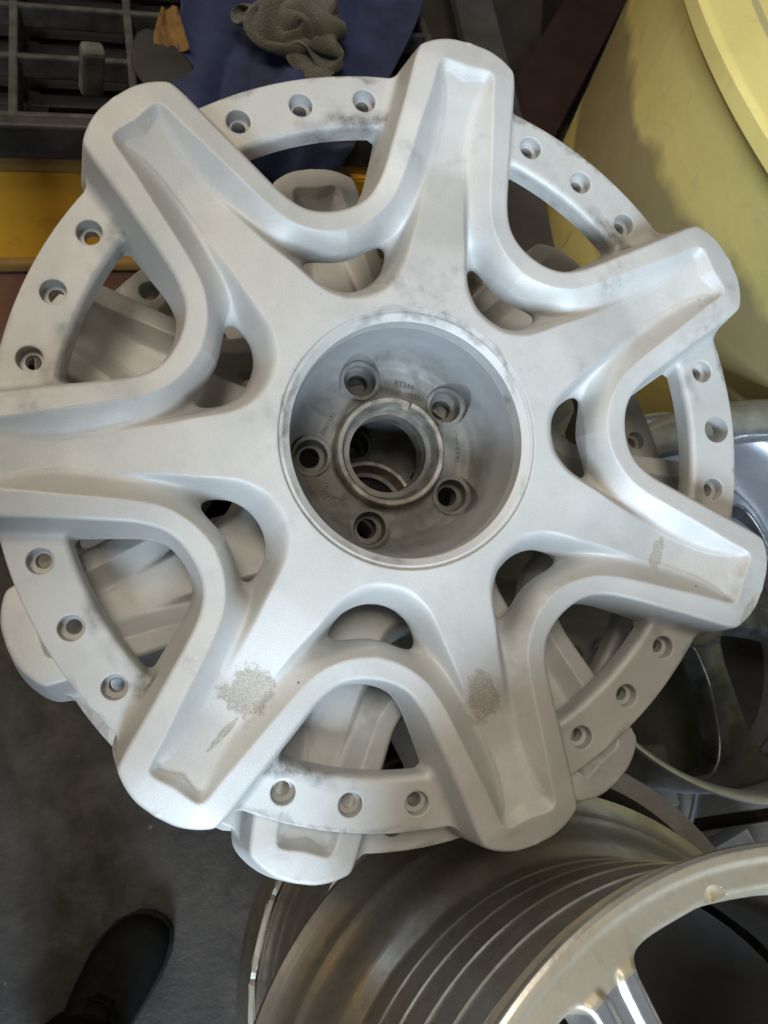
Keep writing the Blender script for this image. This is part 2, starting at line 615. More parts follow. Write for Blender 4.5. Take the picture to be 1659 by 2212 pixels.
def make_wheel_meshes():
    Fs = [wheel_field(False), wheel_field(True)]
    V, Q, sec, loc = polar_solid(Fs, [0, 0, 1, 0, 0, 0, 0], 7, 75.4, 275.4, 201, 180, -31.0, 34.0, 66)
    q0 = Q[:, 0]
    R, T, K = loc[q0, 0], loc[q0, 1], sec[q0]
    dG = mp.get(m_dG, R, T)
    ring = (R > 205) & (dG < 1.5)
    spoke = np.where(T > 0, K, (K + 1) % 7)
    out = {}
    out['spoke'] = part_mesh('spoke', V, Q[~ring & (R >= 100) & (spoke == 0)], Fs[0], 7)
    out['ring'] = part_mesh('ring_segment', V, Q[ring & (K == 0)], Fs[0], 7)
    big = part_mesh('ring_segment', V, Q[ring & (K == 2)], Fs[1], 7)
    big.transform(Matrix.Rotation(2 * S7, 4, 'Z'))
    out['ring_big'] = big
    out['hub'] = part_mesh('hub_face', V, Q[~ring & (R < 100)], Fs[0], 7)
    return out


CUP = smooth_table([26, 54, 62, 67.5, 71.5, 74.0, 75.6, 76.6, 77.2, 78.5], [-47, -47, -44.5, -39, -30, -19, -7, 6, 17.6, 17.6], 4.0)


def cup_field(r, a, z):
    X, Y = r * np.cos(a), r * np.sin(a)
    X, Y = np.broadcast_arrays(X, Y)
    rr = np.broadcast_to(r, X.shape)
    h = CUP(rr)
    dd = np.sqrt((X - 56.5) ** 2 + Y ** 2)
    zb = np.interp(rr, [26, 62, 70, 74, 78, 79.5], [-74, -74, -62, -44, -24, -20])
    f = np.maximum(z - h, zb - z)
    # spot-faced ring, conical seat and bolt hole
    f = smax(f, np.minimum(15.6 - dd, z + 46.2), .8)
    f = smin(f, np.maximum(np.maximum(dd - 14.4, 11.9 - dd), np.maximum(z + 45.4, -60 - z)), .8)
    f = smax(f, (11.4 - dd) * .9 - np.maximum(-47.0 - z, 0) * .38, .8) if False else f
    f = np.maximum(f, np.minimum(np.minimum(11.6 - dd, (11.6 - dd) * .9 + (z + 55.5) * .43), z + 57.0))
    f = np.maximum(f, 7.4 - dd)
    f = np.maximum(f, rr - 79.5)
    f = np.maximum(f, 28.7 - rr)
    return f


def make_cup_meshes():
    V, Q, sec, loc = polar_solid([cup_field], [0] * 5, 5, 27.0, 80.5, 72, 84, -76.0, 19.5, 96)
    q0 = Q[:, 0]
    R, T, K = loc[q0, 0], loc[q0, 1], sec[q0]
    dd = np.hypot(R * np.cos(T) - 56.5, R * np.sin(T))
    lug = dd < 15.0
    return {'cup': part_mesh('hub_cup', V, Q[~lug], cup_field, 5), 'seat': part_mesh('bolt_seat', V, Q[lug & (K == 0)], cup_field, 5)}


MAT = {}
wheel_meshes = make_wheel_meshes()
cup_meshes = make_cup_meshes()
# ------------------------------------------------------------------ the stack of seven-spoke wheel centres
def dirty_cast():
    m, n, l, b = new_mat('dirty_cast_hub')
    g = G(m); co = g.coord()
    f = g.noise(co, 22, 6, .65, .5)
    f2 = g.noise(co, 90, 5, .6)
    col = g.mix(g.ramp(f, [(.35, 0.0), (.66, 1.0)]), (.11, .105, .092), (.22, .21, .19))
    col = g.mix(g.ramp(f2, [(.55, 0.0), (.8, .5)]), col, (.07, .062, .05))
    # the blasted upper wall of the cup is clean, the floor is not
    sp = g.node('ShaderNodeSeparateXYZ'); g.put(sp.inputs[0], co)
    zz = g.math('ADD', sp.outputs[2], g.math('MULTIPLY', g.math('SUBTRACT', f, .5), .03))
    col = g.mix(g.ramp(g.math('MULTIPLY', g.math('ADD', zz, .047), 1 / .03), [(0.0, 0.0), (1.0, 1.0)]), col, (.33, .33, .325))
    g.put(b.inputs['Base Color'], col)
    b.inputs['Metallic'].default_value = .3
    g.put(b.inputs['Roughness'], g.ramp(f2, [(.3, .55), (.7, .75)]))
    bm = g.bump(g.noise(co, 900, 2), .10, .0006)
    g.put(b.inputs['Normal'], g.bump(f2, .15, .001, bm))
    return m



MAT['bore'] = simple('worn_bore_metal', (.40, .37, .32), .5, .6, 60, .6, .3, 400, .0008, col2=(.13, .11, .085))
# angle (in the picture) of the middle of the top gap and of the first bolt hole of the upper wheel
PH1, LUG1 = math.radians(103.871), math.radians(103.871 + 4.6)


def collar_meshes(notch):
    prof = [(28.7, -73), (28.7, -56), (30.2, -54.6), (30.8, -54), (33.2, -43), (34.4, -41.5), (34.8, -36.4), (35.6, -35.2), (38.4, -35.0), (39.6, -36.2), (40.2, -41), (41.2, -46), (43.5, -47.6)]
    prof = [(a * .001, b * .001) for a, b in prof]

    def zf(r, a, z):
        if notch is None:
            return z
        d = np.abs((a - notch + math.pi) % (2 * math.pi) - math.pi)
        return np.where((d < .105) & (z > -.0415), np.minimum(z, -.0415), z)
    V, Q = lathe_np(prof, 360, zfun=zf)
    me = mesh_np('centre_bore', V, Q)
    me.set_sharp_from_angle(angle=math.radians(40))
    return me


def own(o, mat):
    o.material_slots[0].link = 'OBJECT'
    o.material_slots[0].material = mat
    return o


def seven_spoke(name, matrix, mat, cup_mat, lug, label, group, notch=None):
    root = empty(name)
    root.matrix_world = matrix
    tag(root, label, 'wheel', group)
    for m_ in (mat, cup_mat):
        for nd in m_.node_tree.nodes:
            if nd.bl_idname == 'ShaderNodeTexCoord':
                nd.object = root                       # one dirt pattern over the whole wheel
    for me in list(wheel_meshes.values()) + list(cup_meshes.values()):
        if len(me.materials) == 0:
            me.materials.append(mat)
    for k in range(7):
        o = own(link('spoke', wheel_meshes['spoke'], None, root), mat)
        o.rotation_euler.z = -k * S7
        o = own(link('ring_segment', wheel_meshes['ring_big' if k == 2 else 'ring'], None, root), mat)
        o.rotation_euler.z = -k * S7
    own(link('hub_face', wheel_meshes['hub'], None, root), mat)
    o = own(link('hub_cup', cup_meshes['cup'], None, root), cup_mat)
    o.rotation_euler.z = lug
    for k in range(5):
        o = own(link('bolt_seat', cup_meshes['seat'], None, root), cup_mat)
        o.rotation_euler.z = lug - k * 2 * math.pi / 5
    link('centre_bore', collar_meshes(notch), MAT['bore'], root)
    return root


# leftovers of adhesive on three spokes: x, y, direction, half length, half width
GLUE = [(-.1725, .0030, math.pi, .0190, .0135), (-.1195, .1415, math.radians(129), .0165, .0185), (-.1385, .1625, math.radians(118), .0150, .0022),
        (-.1237, -.1453, math.radians(-128), .0045, .0130), (-.1800, -.1900, math.radians(-40), .0150, .0045)]
w1 = pose((-5.71721008e-02, -2.10365938e-01, -5.14542709e-02), (1.26541751e-02, -4.57189886e-02, 4.66944704e-01), PH1)
GRP = 'stacked seven spoke wheel centres'
wheel_a = seven_spoke('wheel_centre', w1, blasted('blasted_aluminium_top', GLUE), dirty_cast(), LUG1 - PH1,
                      'bare silver seven spoke wheel centre lying on top of the stack', GRP, notch=math.radians(-34.9))
w2 = pose((-0.2395, -0.2229, 0), (-0.0047, -0.0126, 0.5389), 1.7761 - S7 / 2)
wheel_b = seven_spoke('wheel_centre', w2, blasted('blasted_aluminium_second'), dirty_cast(), .4,
                      'silver seven spoke wheel centre directly under the top one', GRP)


# ------------------------------------------------------------------ cast lettering in the cup of the top wheel
def lettering(txt, x, y, ang, size, root, mat, extr=.0005, z=-.0470):
    cu = bpy.data.curves.new('cast_lettering', 'FONT')
    cu.body = txt; cu.size = size; cu.extrude = extr; cu.align_x = 'CENTER'; cu.align_y = 'CENTER'
    cu.resolution_u = 3; cu.space_character = 1.12
    tmp = bpy.data.objects.new('cast_lettering_source', cu)
    C.objects.link(tmp)
    me = bpy.data.meshes.new_from_object(tmp)
    bpy.data.objects.remove(tmp); bpy.data.curves.remove(cu)
    me.materials.clear()
    me.materials.append(mat)
    o = link('cast_lettering', me, None, root)
    o.matrix_local = Matrix.Rotation(-PH1, 4, 'Z') @ Matrix.Translation((x, y, z)) @ Matrix.Rotation(ang, 4, 'Z')
    return o


LM = simple('raised_cast_letters', (.14, .135, .12), .5, .5, 60, .4, .2)
lettering('RT266', .0152, .0502, math.radians(-14), .0052, wheel_a, LM)
lettering('3W0601025BA', .0137, .0435, math.radians(-14), .0052, wheel_a, LM)
lettering('9JX20 ET41', .0535, .0050, math.radians(-94), .0050, wheel_a, LM)
lettering('0007197', -.0425, .0225, math.radians(58), .0048, wheel_a, LM)
def emblem():
    V, Fc = [], []
    def stroke(pts, w=.0007):
        b0 = len(V)
        for i, q in enumerate(pts):
            t = Vector(pts[min(i + 1, len(pts) - 1)]) - Vector(pts[max(i - 1, 0)])
            n = Vector((-t.y, t.x)).normalized() * w
            for sgn in (1, -1):
                V.append((q[0] + n.x * sgn, q[1] + n.y * sgn, .0006)); V.append((q[0] + n.x * sgn, q[1] + n.y * sgn, -.0008))
        for i in range(len(pts) - 1):
            k = b0 + i * 4
            Fc.extend([(k, k + 2, k + 6, k + 4), (k + 1, k, k + 4, k + 5), (k + 2, k + 3, k + 7, k + 6)])
    stroke([(-.007 + .0, .004), (-.008, .0065), (-.006, .0075)]); stroke([(-.007, .004), (0, .0032), (.007, .004), (.0085, .0065), (.0068, .0078)])
    for i in range(3):
        stroke([(-.004 + i * .003, .0015), (-.004 + i * .003, -.003), (-.0028 + i * .003, -.0042)])
    stroke([(-.0052, .0015), (.004, .0015), (.0058, -.0006), (.0052, -.0042)])
    return mesh_py('cast_emblem', V, Fc, False)
o = link('cast_emblem', emblem(), LM, wheel_a)
o.matrix_local = Matrix.Rotation(-PH1, 4, 'Z') @ Matrix.Translation((-.0445, -.0315, -.0468)) @ Matrix.Rotation(math.radians(-35), 4, 'Z')
# ------------------------------------------------------------------ the floor
def floor_mat():
    m, n, l, b = new_mat('oily_concrete')
    g = G(m); co = g.coord()
    a = g.noise(co, 3.2, 7, .62, .4); c = g.noise(co, 14, 8, .7, .3); d = g.noise(co, 90, 5, .6)
    col = g.mix(g.ramp(a, [(.36, 0.0), (.66, 1.0)]), (.0055, .0036, .0022), (.029, .0225, .0165))
    col = g.mix(g.ramp(c, [(.45, 0.0), (.70, .75)]), col, (.009, .006, .004))
    col = g.mix(g.ramp(g.noise(co, 7, 6, .7), [(.58, 0.0), (.74, .55)]), col, (.042, .027, .014))
    vor = g.node('ShaderNodeTexVoronoi'); g.put(vor.inputs['Vector'], g.mapping(co, scale=(1, 1, 0))); vor.inputs['Scale'].default_value = 34
    sp = g.math('MULTIPLY', g.ramp(vor.outputs['Distance'], [(.05, 1.0), (.13, 0.0)]), g.ramp(g.noise(co, 19, 3), [(.60, 0.0), (.68, 1.0)]))
    col = g.mix(sp, col, (.30, .29, .26))
    g.put(b.inputs['Base Color'], col)
    g.put(b.inputs['Roughness'], g.ramp(c, [(.3, .50), (.7, .85)]))
    g.put(b.inputs['Normal'], g.bump(d, .5, .003, g.bump(c, .3, .004)))
    return m


def grid_mesh(name, nx, ny, fn, smooth=True, thick=0.0):
    """sheet of points fn(u, v); with a thickness it becomes a closed slab"""
    V, Fc = [], []
    for j in range(ny + 1):
        for i in range(nx + 1):
            V.append(Vector(fn(i / nx, j / ny)))
    w = nx + 1
    for j in range(ny):
        for i in range(nx):
            Fc.append((j * w + i, j * w + i + 1, (j + 1) * w + i + 1, (j + 1) * w + i))
    me = mesh_py(name, V, Fc, smooth)
    if thick:
        nv = len(V)
        nor = [v.normal.copy() for v in me.vertices]
        V2 = V + [v - nn * thick for v, nn in zip(V, nor)]
        F2 = Fc + [tuple(k + nv for k in f[::-1]) for f in Fc]
        edge = [j * w for j in range(ny + 1)]
        ring = list(range(0, nx + 1)) + [j * w + nx for j in range(1, ny + 1)] + [ny * w + i for i in range(nx - 1, -1, -1)] + [j * w for j in range(ny - 1, 0, -1)]
        for k in range(len(ring)):
            a, b_ = ring[k], ring[(k + 1) % len(ring)]
            F2.append((b_, a, a + nv, b_ + nv))
        bpy.data.meshes.remove(me)
        me = mesh_py(name, V2, F2, smooth)
    return me


fl = link('floor', grid_mesh('floor', 60, 60, lambda u, v: ((u - .5) * 12, (v - .5) * 12, .003 * noise.noise((u * 60, v * 60, 0)))), floor_mat())
tag(fl, kind='structure')


# ------------------------------------------------------------------ mesh helpers for the things round the wheels
def box(name, sx, sy, sz, mat, parent=None, loc=(0, 0, 0), rot=(0, 0, 0), bev=.003, seed=None, jit=0.0):
    """bevelled block centred on loc"""
    import bmesh
    bm = bmesh.new()
    bmesh.ops.create_cube(bm, size=1.0)
    bmesh.ops.scale(bm, vec=(sx, sy, sz), verts=bm.verts)
    if bev:
        bmesh.ops.bevel(bm, geom=list(bm.edges), offset=min(bev, .45 * min(sx, sy, sz)), segments=2, profile=.5, affect='EDGES')
    if jit:
        rnd = random.Random(seed)
        for v in bm.verts:
            v.co += Vector((rnd.uniform(-jit, jit), rnd.uniform(-jit, jit), rnd.uniform(-jit, jit)))
    me = bpy.data.meshes.new(name)
    bm.to_mesh(me); bm.free()
    o = link(name, me, mat, parent)
    o.location = loc; o.rotation_euler = rot
    return o


def tube(name, pts, rad, mat, parent=None, seg=8, closed=False, taper=None):
    pts = [Vector(p) for p in pts]
    n = len(pts)
    V, Fc = [], []
    ref = Vector((0.13, .21, .97))
    for i, p in enumerate(pts):
        t = (pts[min(i + 1, n - 1)] - pts[max(i - 1, 0)]).normalized()
        a = t.cross(ref).normalized(); b_ = t.cross(a)
        r = rad if taper is None else rad * taper[i]
        for k in range(seg):
            th = 2 * math.pi * k / seg
            V.append(p + a * (math.cos(th) * r) + b_ * (math.sin(th) * r))
    for i in range(n - 1):
        for k in range(seg):
            Fc.append((i * seg + k, i * seg + (k + 1) % seg, (i + 1) * seg + (k + 1) % seg, (i + 1) * seg + k))
    Fc.append(tuple(range(seg))[::-1]); Fc.append(tuple((n - 1) * seg + k for k in range(seg)))
    return link(name, mesh_py(name, V, Fc, True), mat, parent)


def curve_pts(ctrl, per=8):
    c = [Vector(p) for p in ctrl]
    c = [2 * c[0] - c[1]] + c + [2 * c[-1] - c[-2]]
    out = []
    for i in range(1, len(c) - 2):
        for k in range(per):
            t = k / per
            a, b_, d, e = c[i - 1], c[i], c[i + 1], c[i + 2]
            out.append(.5 * ((2 * b_) + (d - a) * t + (2 * a - 5 * b_ + 4 * d - e) * t * t + (3 * b_ - a - 3 * d + e) * t ** 3))
    out.append(c[-2])
    return out


# ------------------------------------------------------------------ third wheel centre and the barrel that carries the stack
def upright(c, axis, spin):
    q = Vector((0, 0, 1)).rotation_difference(Vector(axis))
    return Matrix.Translation(c) @ q.to_matrix().to_4x4() @ Matrix.Rotation(spin, 4, 'Z')


w3 = upright((.090, .262, .560), (.02, -.05, .998), math.radians(-12) + S7 / 2)
wheel_c = seven_spoke('wheel_centre', w3, blasted('blasted_aluminium_third'), dirty_cast(), .9,
                      'lowest silver seven spoke wheel centre, glimpsed deep through the gaps', GRP)


def rim_metal(name, c1, c2, rough, streak=6.0, dirt=(.10, .075, .045), dirt_amt=.5, metal=.95):
    """turned aluminium with fine rings, tarnish and grime"""
    m, n, l, b = new_mat(name)
    g = G(m); co = g.coord()
    sp = g.node('ShaderNodeSeparateXYZ'); g.put(sp.inputs[0], co)
    cl = g.noise(co, 16, 7, .66, .8)
    bl = g.noise(co, 5, 4, .6)
    lines = g.node('ShaderNodeTexNoise', noise_dimensions='1D'); g.put(lines.inputs['W'], sp.outputs[2]); lines.inputs['Scale'].default_value = 420; lines.inputs['Detail'].default_value = 3
    col = g.mix(g.ramp(cl, [(.34, 0.0), (.66, 1.0)]), c2, c1)
    col = g.mix(g.math('MULTIPLY', g.ramp(bl, [(.42, 0.0), (.66, 1.0)]), dirt_amt), col, dirt)
    blot = g.noise(co, 120, 5, .7)
    col = g.mix(g.ramp(blot, [(.52, 0.0), (.72, .35)]), col, dirt)
    g.put(b.inputs['Base Color'], col)
    b.inputs['Metallic'].default_value = metal
    r = g.math('ADD', g.ramp(cl, [(.3, rough + .08), (.7, rough - .05)]), g.math('MULTIPLY', g.ramp(bl, [(.4, 0.0), (.7, .22)]), 1.0))
    g.put(b.inputs['Roughness'], r)
    bm = g.bump(lines.outputs[0], .18, .0007)
    g.put(b.inputs['Normal'], g.bump(blot, .16, .0008, bm))
    return m


MAT['rim_gold'] = rim_metal('tarnished_rim', (.64, .62, .58), (.42, .385, .33), .26, dirt=(.20, .15, .09), dirt_amt=.42, metal=.86)
MAT['rim_dark'] = rim_metal('grimy_barrel', (.36, .345, .32), (.20, .185, .16), .36, dirt=(.10, .085, .06), dirt_amt=.55)
MAT['black_in'] = simple('soot_and_inner_shade', (.035, .033, .030), .55, .3, 18, .5, .25)  # near-black for sooty parts; on the dish disc it paints inner shade

root = tag(empty('barrel_rim', (.088, .24, 0)), 'bare grey wheel barrel standing on the floor under the silver stack', 'wheel barrel')
prof = [(.232, .004), (.236, .0), (.240, .006), (.238, .016), (.226, .026), (.218, .05), (.20, .08), (.196, .30), (.199, .40), (.212, .47), (.226, .50), (.236, .512), (.240, .522), (.236, .530), (.230, .528), (.219, .505), (.206, .47), (.191, .40), (.188, .30), (.19, .09), (.21, .05), (.228, .012)]
lathe('barrel', prof, MAT['rim_dark'], root, n=120)

# ------------------------------------------------------------------ big barrel rims at the right hand side of the photographer
RC = (.284, -.228)
rim_a = tag(empty('rim', (RC[0], RC[1], .46)), 'tarnished wide barrel wheel with bright face ring, upright beside the silver stack', 'wheel', 'wide barrel wheels')


def ridged(z, r, n=5):
    return r


prof = [(.252, .006), (.262, 0.0), (.2685, -.001), (.2715, .004), (.2705, .010), (.263, .016), (.2545, .024), (.2500, .033), (.2485, .040), (.2470, .043),
        (.2440, .046), (.2400, .052), (.2370, .060), (.2345, .066), (.2335, .072), (.2300, .080), (.2265, .088), (.2235, .093), (.2170, .1005), (.2142, .104), (.2132, .110)]
for k, z in enumerate((.138, .178, .218, .256, .290)):
    prof += [(.2131 - .0002 * k, z - .012), (.2131 - .0002 * k, z - .0020), (.2140 - .0002 * k, z - .0010), (.2140 - .0002 * k, z + .0008), (.2129 - .0002 * k, z + .0020)]
prof += [(.2118, .300), (.2126, .313), (.2160, .322), (.2215, .328), (.2255, .333), (.2268, .337), (.2266, .341), (.2245, .3415), (.2225, .336)]
inner = [(.2065, .318), (.2035, .300), (.2020, .200), (.2040, .110), (.214, .085), (.232, .050), (.246, .018)]
lathe('barrel', prof + inner, MAT['rim_gold'], rim_a, n=220, sharp=40)

# face of that wheel
S2 = 2 * math.pi / 7
W2 = mirror(np.vstack([spline([(74, 0), (76, 14), (84, 22), (108, 36.5), (150, 56.5), (172, 67.0), (182, 71.4), (189, 71.2), (194.5, 64), (200, 46), (205.5, 22), (206.5, 0)], 6)]))
mq = Map2(30.0, 232.0, 300, S2 / 2, 200)
q_dW = poly_sdf(W2, mq.X, mq.Y)
_v = np.abs(mq.R * np.sin(mq.A - S2 / 2))
_h = smooth_table([30, 60, 120, 195, 205, 206.5, 218, 219.5, 230], [-52, -50, -30, -5.5, -3.6, -3.4, -2.6, 0, 0], 2.0)(mq.R)
# a raised bright bar down one side of every spoke
_h = _h + 2.2 * sstep((6.5 - np.abs(q_dW - 4.5)) / 2.5) * sstep((204 - mq.R) / 6.0)
q_h = mq.blur(_h, .8)


def face_field(r, a, z):
    d = mq.get(q_dW, r, a); h = mq.get(q_h, r, a)
    f = smax(z - h, -d + (z - h) * .30, 3.0)
    f = np.maximum(f, h - 20.0 - z)
    f = np.maximum(f, r - 224.0)
    f = np.maximum(f, 34.0 - r)
    X, Y = r * np.cos(a), r * np.sin(a)
    for k in (-1, 1):                                   # bolt holes bored into the inner wall of the ring
        aa = k * .107
        dd = np.sqrt((X - 206.5 * math.cos(aa)) ** 2 + (Y - 206.5 * math.sin(aa)) ** 2)
        f = np.maximum(f, np.minimum(6.4 - dd, z + 17.0))
    return f


Vf, Qf, secf, locf = polar_solid([face_field], [0] * 7, 7, 32.5, 226.0, 160, 150, -74.0, 3.0, 64)
_q0 = Qf[:, 0]
_Rf, _Tf, _Kf = locf[_q0, 0], locf[_q0, 1], secf[_q0]
_ringf = (_Rf > 197)
_sp = np.where(_Tf > 0, _Kf, (_Kf + 1) % 7)
me_ring = part_mesh('face_ring', Vf, Qf[_ringf], face_field, 7)
me_sp = part_mesh('spoke', Vf, Qf[~_ringf & (_Rf >= 62) & (_sp == 0)], face_field, 7)
me_hub = part_mesh('hub', Vf, Qf[~_ringf & (_Rf < 62)], face_field, 7)
MAT['face_gold'] = rim_metal('scraped_face', (.64, .58, .46), (.46, .40, .29), .38, dirt=(.28, .22, .12), dirt_amt=.5, metal=.7)
MAT['spoke_bright'] = rim_metal('polished_spoke', (.70, .70, .70), (.55, .54, .52), .34, dirt=(.40, .34, .24), dirt_amt=.25)
FROT = math.radians(123.2) - S2 / 2
for nm, me, mt in (('face_ring', me_ring, MAT['face_gold']), ('hub', me_hub, MAT['rim_dark'])):
    o = link(nm, me, mt, rim_a); o.location = (0, 0, .3405); o.rotation_euler.z = FROT
for k in range(7):
    o = link('spoke', me_sp, MAT['spoke_bright'], rim_a); o.location = (0, 0, .3405); o.rotation_euler.z = FROT - k * S2
# dark hub drum and ribs deep inside the barrel
lathe('brake_side_flange', [(.2, .10), (.17, .085), (.10, .07), (.05, .06), (.05, .05), (.10, .055), (.2, .075)], MAT['black_in'], rim_a, n=80)

rim_b = tag(empty('rim', (.290, -.150, 0)), 'tarnished barrel wheel with slotted flange, bottom of the rim pile', 'wheel', 'wide barrel wheels')
prof = [(.250, .17), (.262, .162), (.268, .166), (.2705, .175), (.2690, .185), (.264, .197), (.2585, .212), (.256, .222), (.2555, .228), (.2535, .2285), (.2525, .232), (.2510, .262), (.2480, .266), (.2460, .270),
        (.2440, .278), (.2405, .288), (.2385, .292), (.2385, .298), (.2360, .306), (.2320, .320), (.2300, .330), (.2280, .345), (.2240, .360), (.2220, .38), (.2210, .42), (.2240, .444), (.2300, .452), (.2300, .456), (.2100, .456), (.205, .42), (.21, .32), (.235, .24), (.245, .18)]
lathe('barrel', prof, MAT['rim_gold'], rim_b, n=200, sharp=45)
# the slotted collar: a ring of raised frames with round ended pockets
MAT['collar'] = rim_metal('collar_metal', (.36, .34, .30), (.24, .22, .18), .52, dirt=(.12, .09, .06), dirt_amt=.4, metal=.6)
NS = 20


def collar_seg():
    # one twentieth of the collar, pocket outline in (arc, z) with rounded ends
    R0, th = .2535, .0050
    half = math.pi / NS
    z0, z1 = .2290, .2600
    zc_, hz = (z0 + z1) / 2, (z1 - z0) / 2
    V, Fc = [], []
    n = 40
    aw, ah, rr = half * .88, hz * .66, hz * .55
    def pocket(t):
        # rounded rectangle
        L = (aw * R0 - rr)
        a = 2 * math.pi * t
        cxs = L if math.cos(a) >= 0 else -L
        return (cxs + rr * math.cos(a)) / R0, zc_ + (ah - rr) * (1 if math.sin(a) >= 0 else -1) + rr * math.sin(a)
    def outer(t):
        a = 2 * math.pi * t
        x, y = math.cos(a), math.sin(a)
        s = max(abs(x), abs(y))
        return half * x / s, zc_ + hz * y / s
    def pt(a, z, r):
        return (r * math.cos(a), r * math.sin(a), z)
    for i in range(n):
        t = (i + .5) / n
        o, p = outer(t), pocket(t)
        V += [pt(o[0], o[1], R0), pt(o[0], o[1], R0 + th), pt(p[0], p[1], R0 + th), pt(p[0], p[1], R0 - .001)]
    for i in range(n):
        j = (i + 1) % n
        for k in range(3):
            Fc.append((i * 4 + k, i * 4 + k + 1, j * 4 + k + 1, j * 4 + k))
    me = mesh_py('collar_slot', V, Fc, False)
    return me


me_c = collar_seg()
for k in range(NS):
    o = link('collar_slot', me_c, MAT['collar'], rim_b)
    o.rotation_euler.z = 2 * math.pi * k / NS + .1
rim_c = tag(empty('floor_ring', (.290, -.150, 0)), 'dark round wheel ring on the floor carrying the rim pile', 'wheel ring')
lathe('ring', [(.21, .002), (.235, .0), (.238, .01), (.232, .06), (.232, .12), (.236, .155), (.234, .1615), (.21, .1615), (.205, .12), (.205, .05)], MAT['rim_dark'], rim_c, n=100)

# ------------------------------------------------------------------ deep dish wheel with sooty flared spokes
DC = (.604, .296)
dish = tag(empty('dish_wheel', (DC[0], DC[1], .0)), 'sooty black wheel with polished deep lip and flared spokes, right of the stack', 'wheel')
MAT['chrome'] = rim_metal('polished_lip', (.62, .63, .66), (.46, .47, .50), .22, dirt=(.25, .23, .2), dirt_amt=.25, metal=.7)
prof = [(.248, .205), (.258, .230), (.262, .33), (.266, .375), (.272, .392), (.278, .400), (.282, .4015), (.2835, .398), (.282, .392), (.274, .382), (.268, .36), (.2655, .30), (.262, .24), (.25, .15), (.248, .06), (.258, .03), (.272, .008), (.270, .0), (.262, .004), (.246, .03), (.238, .06), (.238, .15), (.246, .205)]
lip = lathe('lip', prof, MAT['chrome'], dish, n=200, sharp=40)
lip.scale = (.925, .925, .975)
S5 = 2 * math.pi / 5
W5 = mirror(spline([(62, 0), (63, 9), (67.3, 19.3), (84, 35), (107.5, 53), (158, 84), (191, 95.5), (212, 95), (225, 87), (233, 74), (241, 44), (245, 0)], 6))
mr = Map2(26.0, 262.0, 240, S5 / 2, 180)
r_dW = poly_sdf(W5, mr.X, mr.Y)
_v = np.abs(mr.R * np.sin(mr.A - S5 / 2))
_h = smooth_table([26, 60, 66, 120, 200, 262], [8, 8, 16, 14, 2, -4], 8)(mr.R) - .0016 * _v ** 2 * sstep((mr.R - 70) / 40)
r_h = mr.blur(_h, 1.2)


def dish_field(r, a, z):
    d = mr.get(r_dW, r, a); h = mr.get(r_h, r, a)
    f = smax(z - h, -d + (z - h) * .3, 5.0)
    f = np.maximum(f, h - 26.0 - z)
    f = np.maximum(f, r - 256.0)
    return np.maximum(f, 30.0 - r)


Vd, Qd, secd, locd = polar_solid([dish_field], [0] * 5, 5, 28.0, 259.0, 150, 150, -34.0, 20.0, 40)
_q0 = Qd[:, 0]
_Rd, _Td, _Kd = locd[_q0, 0], locd[_q0, 1], secd[_q0]
_sp = np.where(_Td > 0, _Kd, (_Kd + 1) % 5)
MAT['soot'] = rim_metal('sooty_spoke', (.085, .085, .088), (.016, .016, .017), .16, dirt=(.016, .016, .016), dirt_amt=.7, metal=.35)
me = part_mesh('spoke', Vd, Qd[(_sp == 0) & (_Rd >= 66)], dish_field, 5)
DROT = math.radians(-78) - S5 / 2
for k in range(5):
    o = link('spoke', me, MAT['soot'], dish); o.location = (0, 0, .292); o.rotation_euler.z = DROT - k * S5; o.scale = (.925, .925, 1)
o = link('hub', part_mesh('hub', Vd, Qd[_Rd < 66], dish_field, 5), MAT['soot'], dish); o.location = (0, 0, .292); o.rotation_euler.z = DROT; o.scale = (.925, .925, 1)
lathe('shade_disc', [(.0, .150), (.20, .155), (.237, .160)], MAT['black_in'], dish, n=80)  # added black disc in place of the shade behind the spokes
lathe('hub_cap', [(.0, .305), (.020, .304), (.030, .300), (.033, .290), (.033, .270)], MAT['black_in'], dish, n=48)
for k in range(5):
    a = DROT - k * S5
    o = lathe('bolt_boss', [(.0045, .250), (.0045, .262), (.009, .262), (.011, .258), (.012, .246)], MAT['collar'], dish, n=24)
    o.location = (.232 * math.cos(a), .232 * math.sin(a), -.03)

# polished pipe resting across the far edge of the dish wheel
pp = [at(1330, 985, .43), at(1420, 950, .432), at(1500, 925, .434), at(1560, 915, .435), at(1660, 908, .435), at(1800, 905, .435)]
pc = curve_pts(pp, 6)
tag(tube('polished_pipe', pc, .030, simple('steel_pipe', (.30, .31, .33), .16, .5, 30, .35, .15, 300, .0006), None, 28, taper=[.72 + .28 * sstep(np.float64((i - 2) / 9)) + (.10 if i in (16, 17, 18) else 0) for i in range(len(pc))]), 'polished silver pipe behind the ring of the top wheel, under the yellow tank', 'pipe')

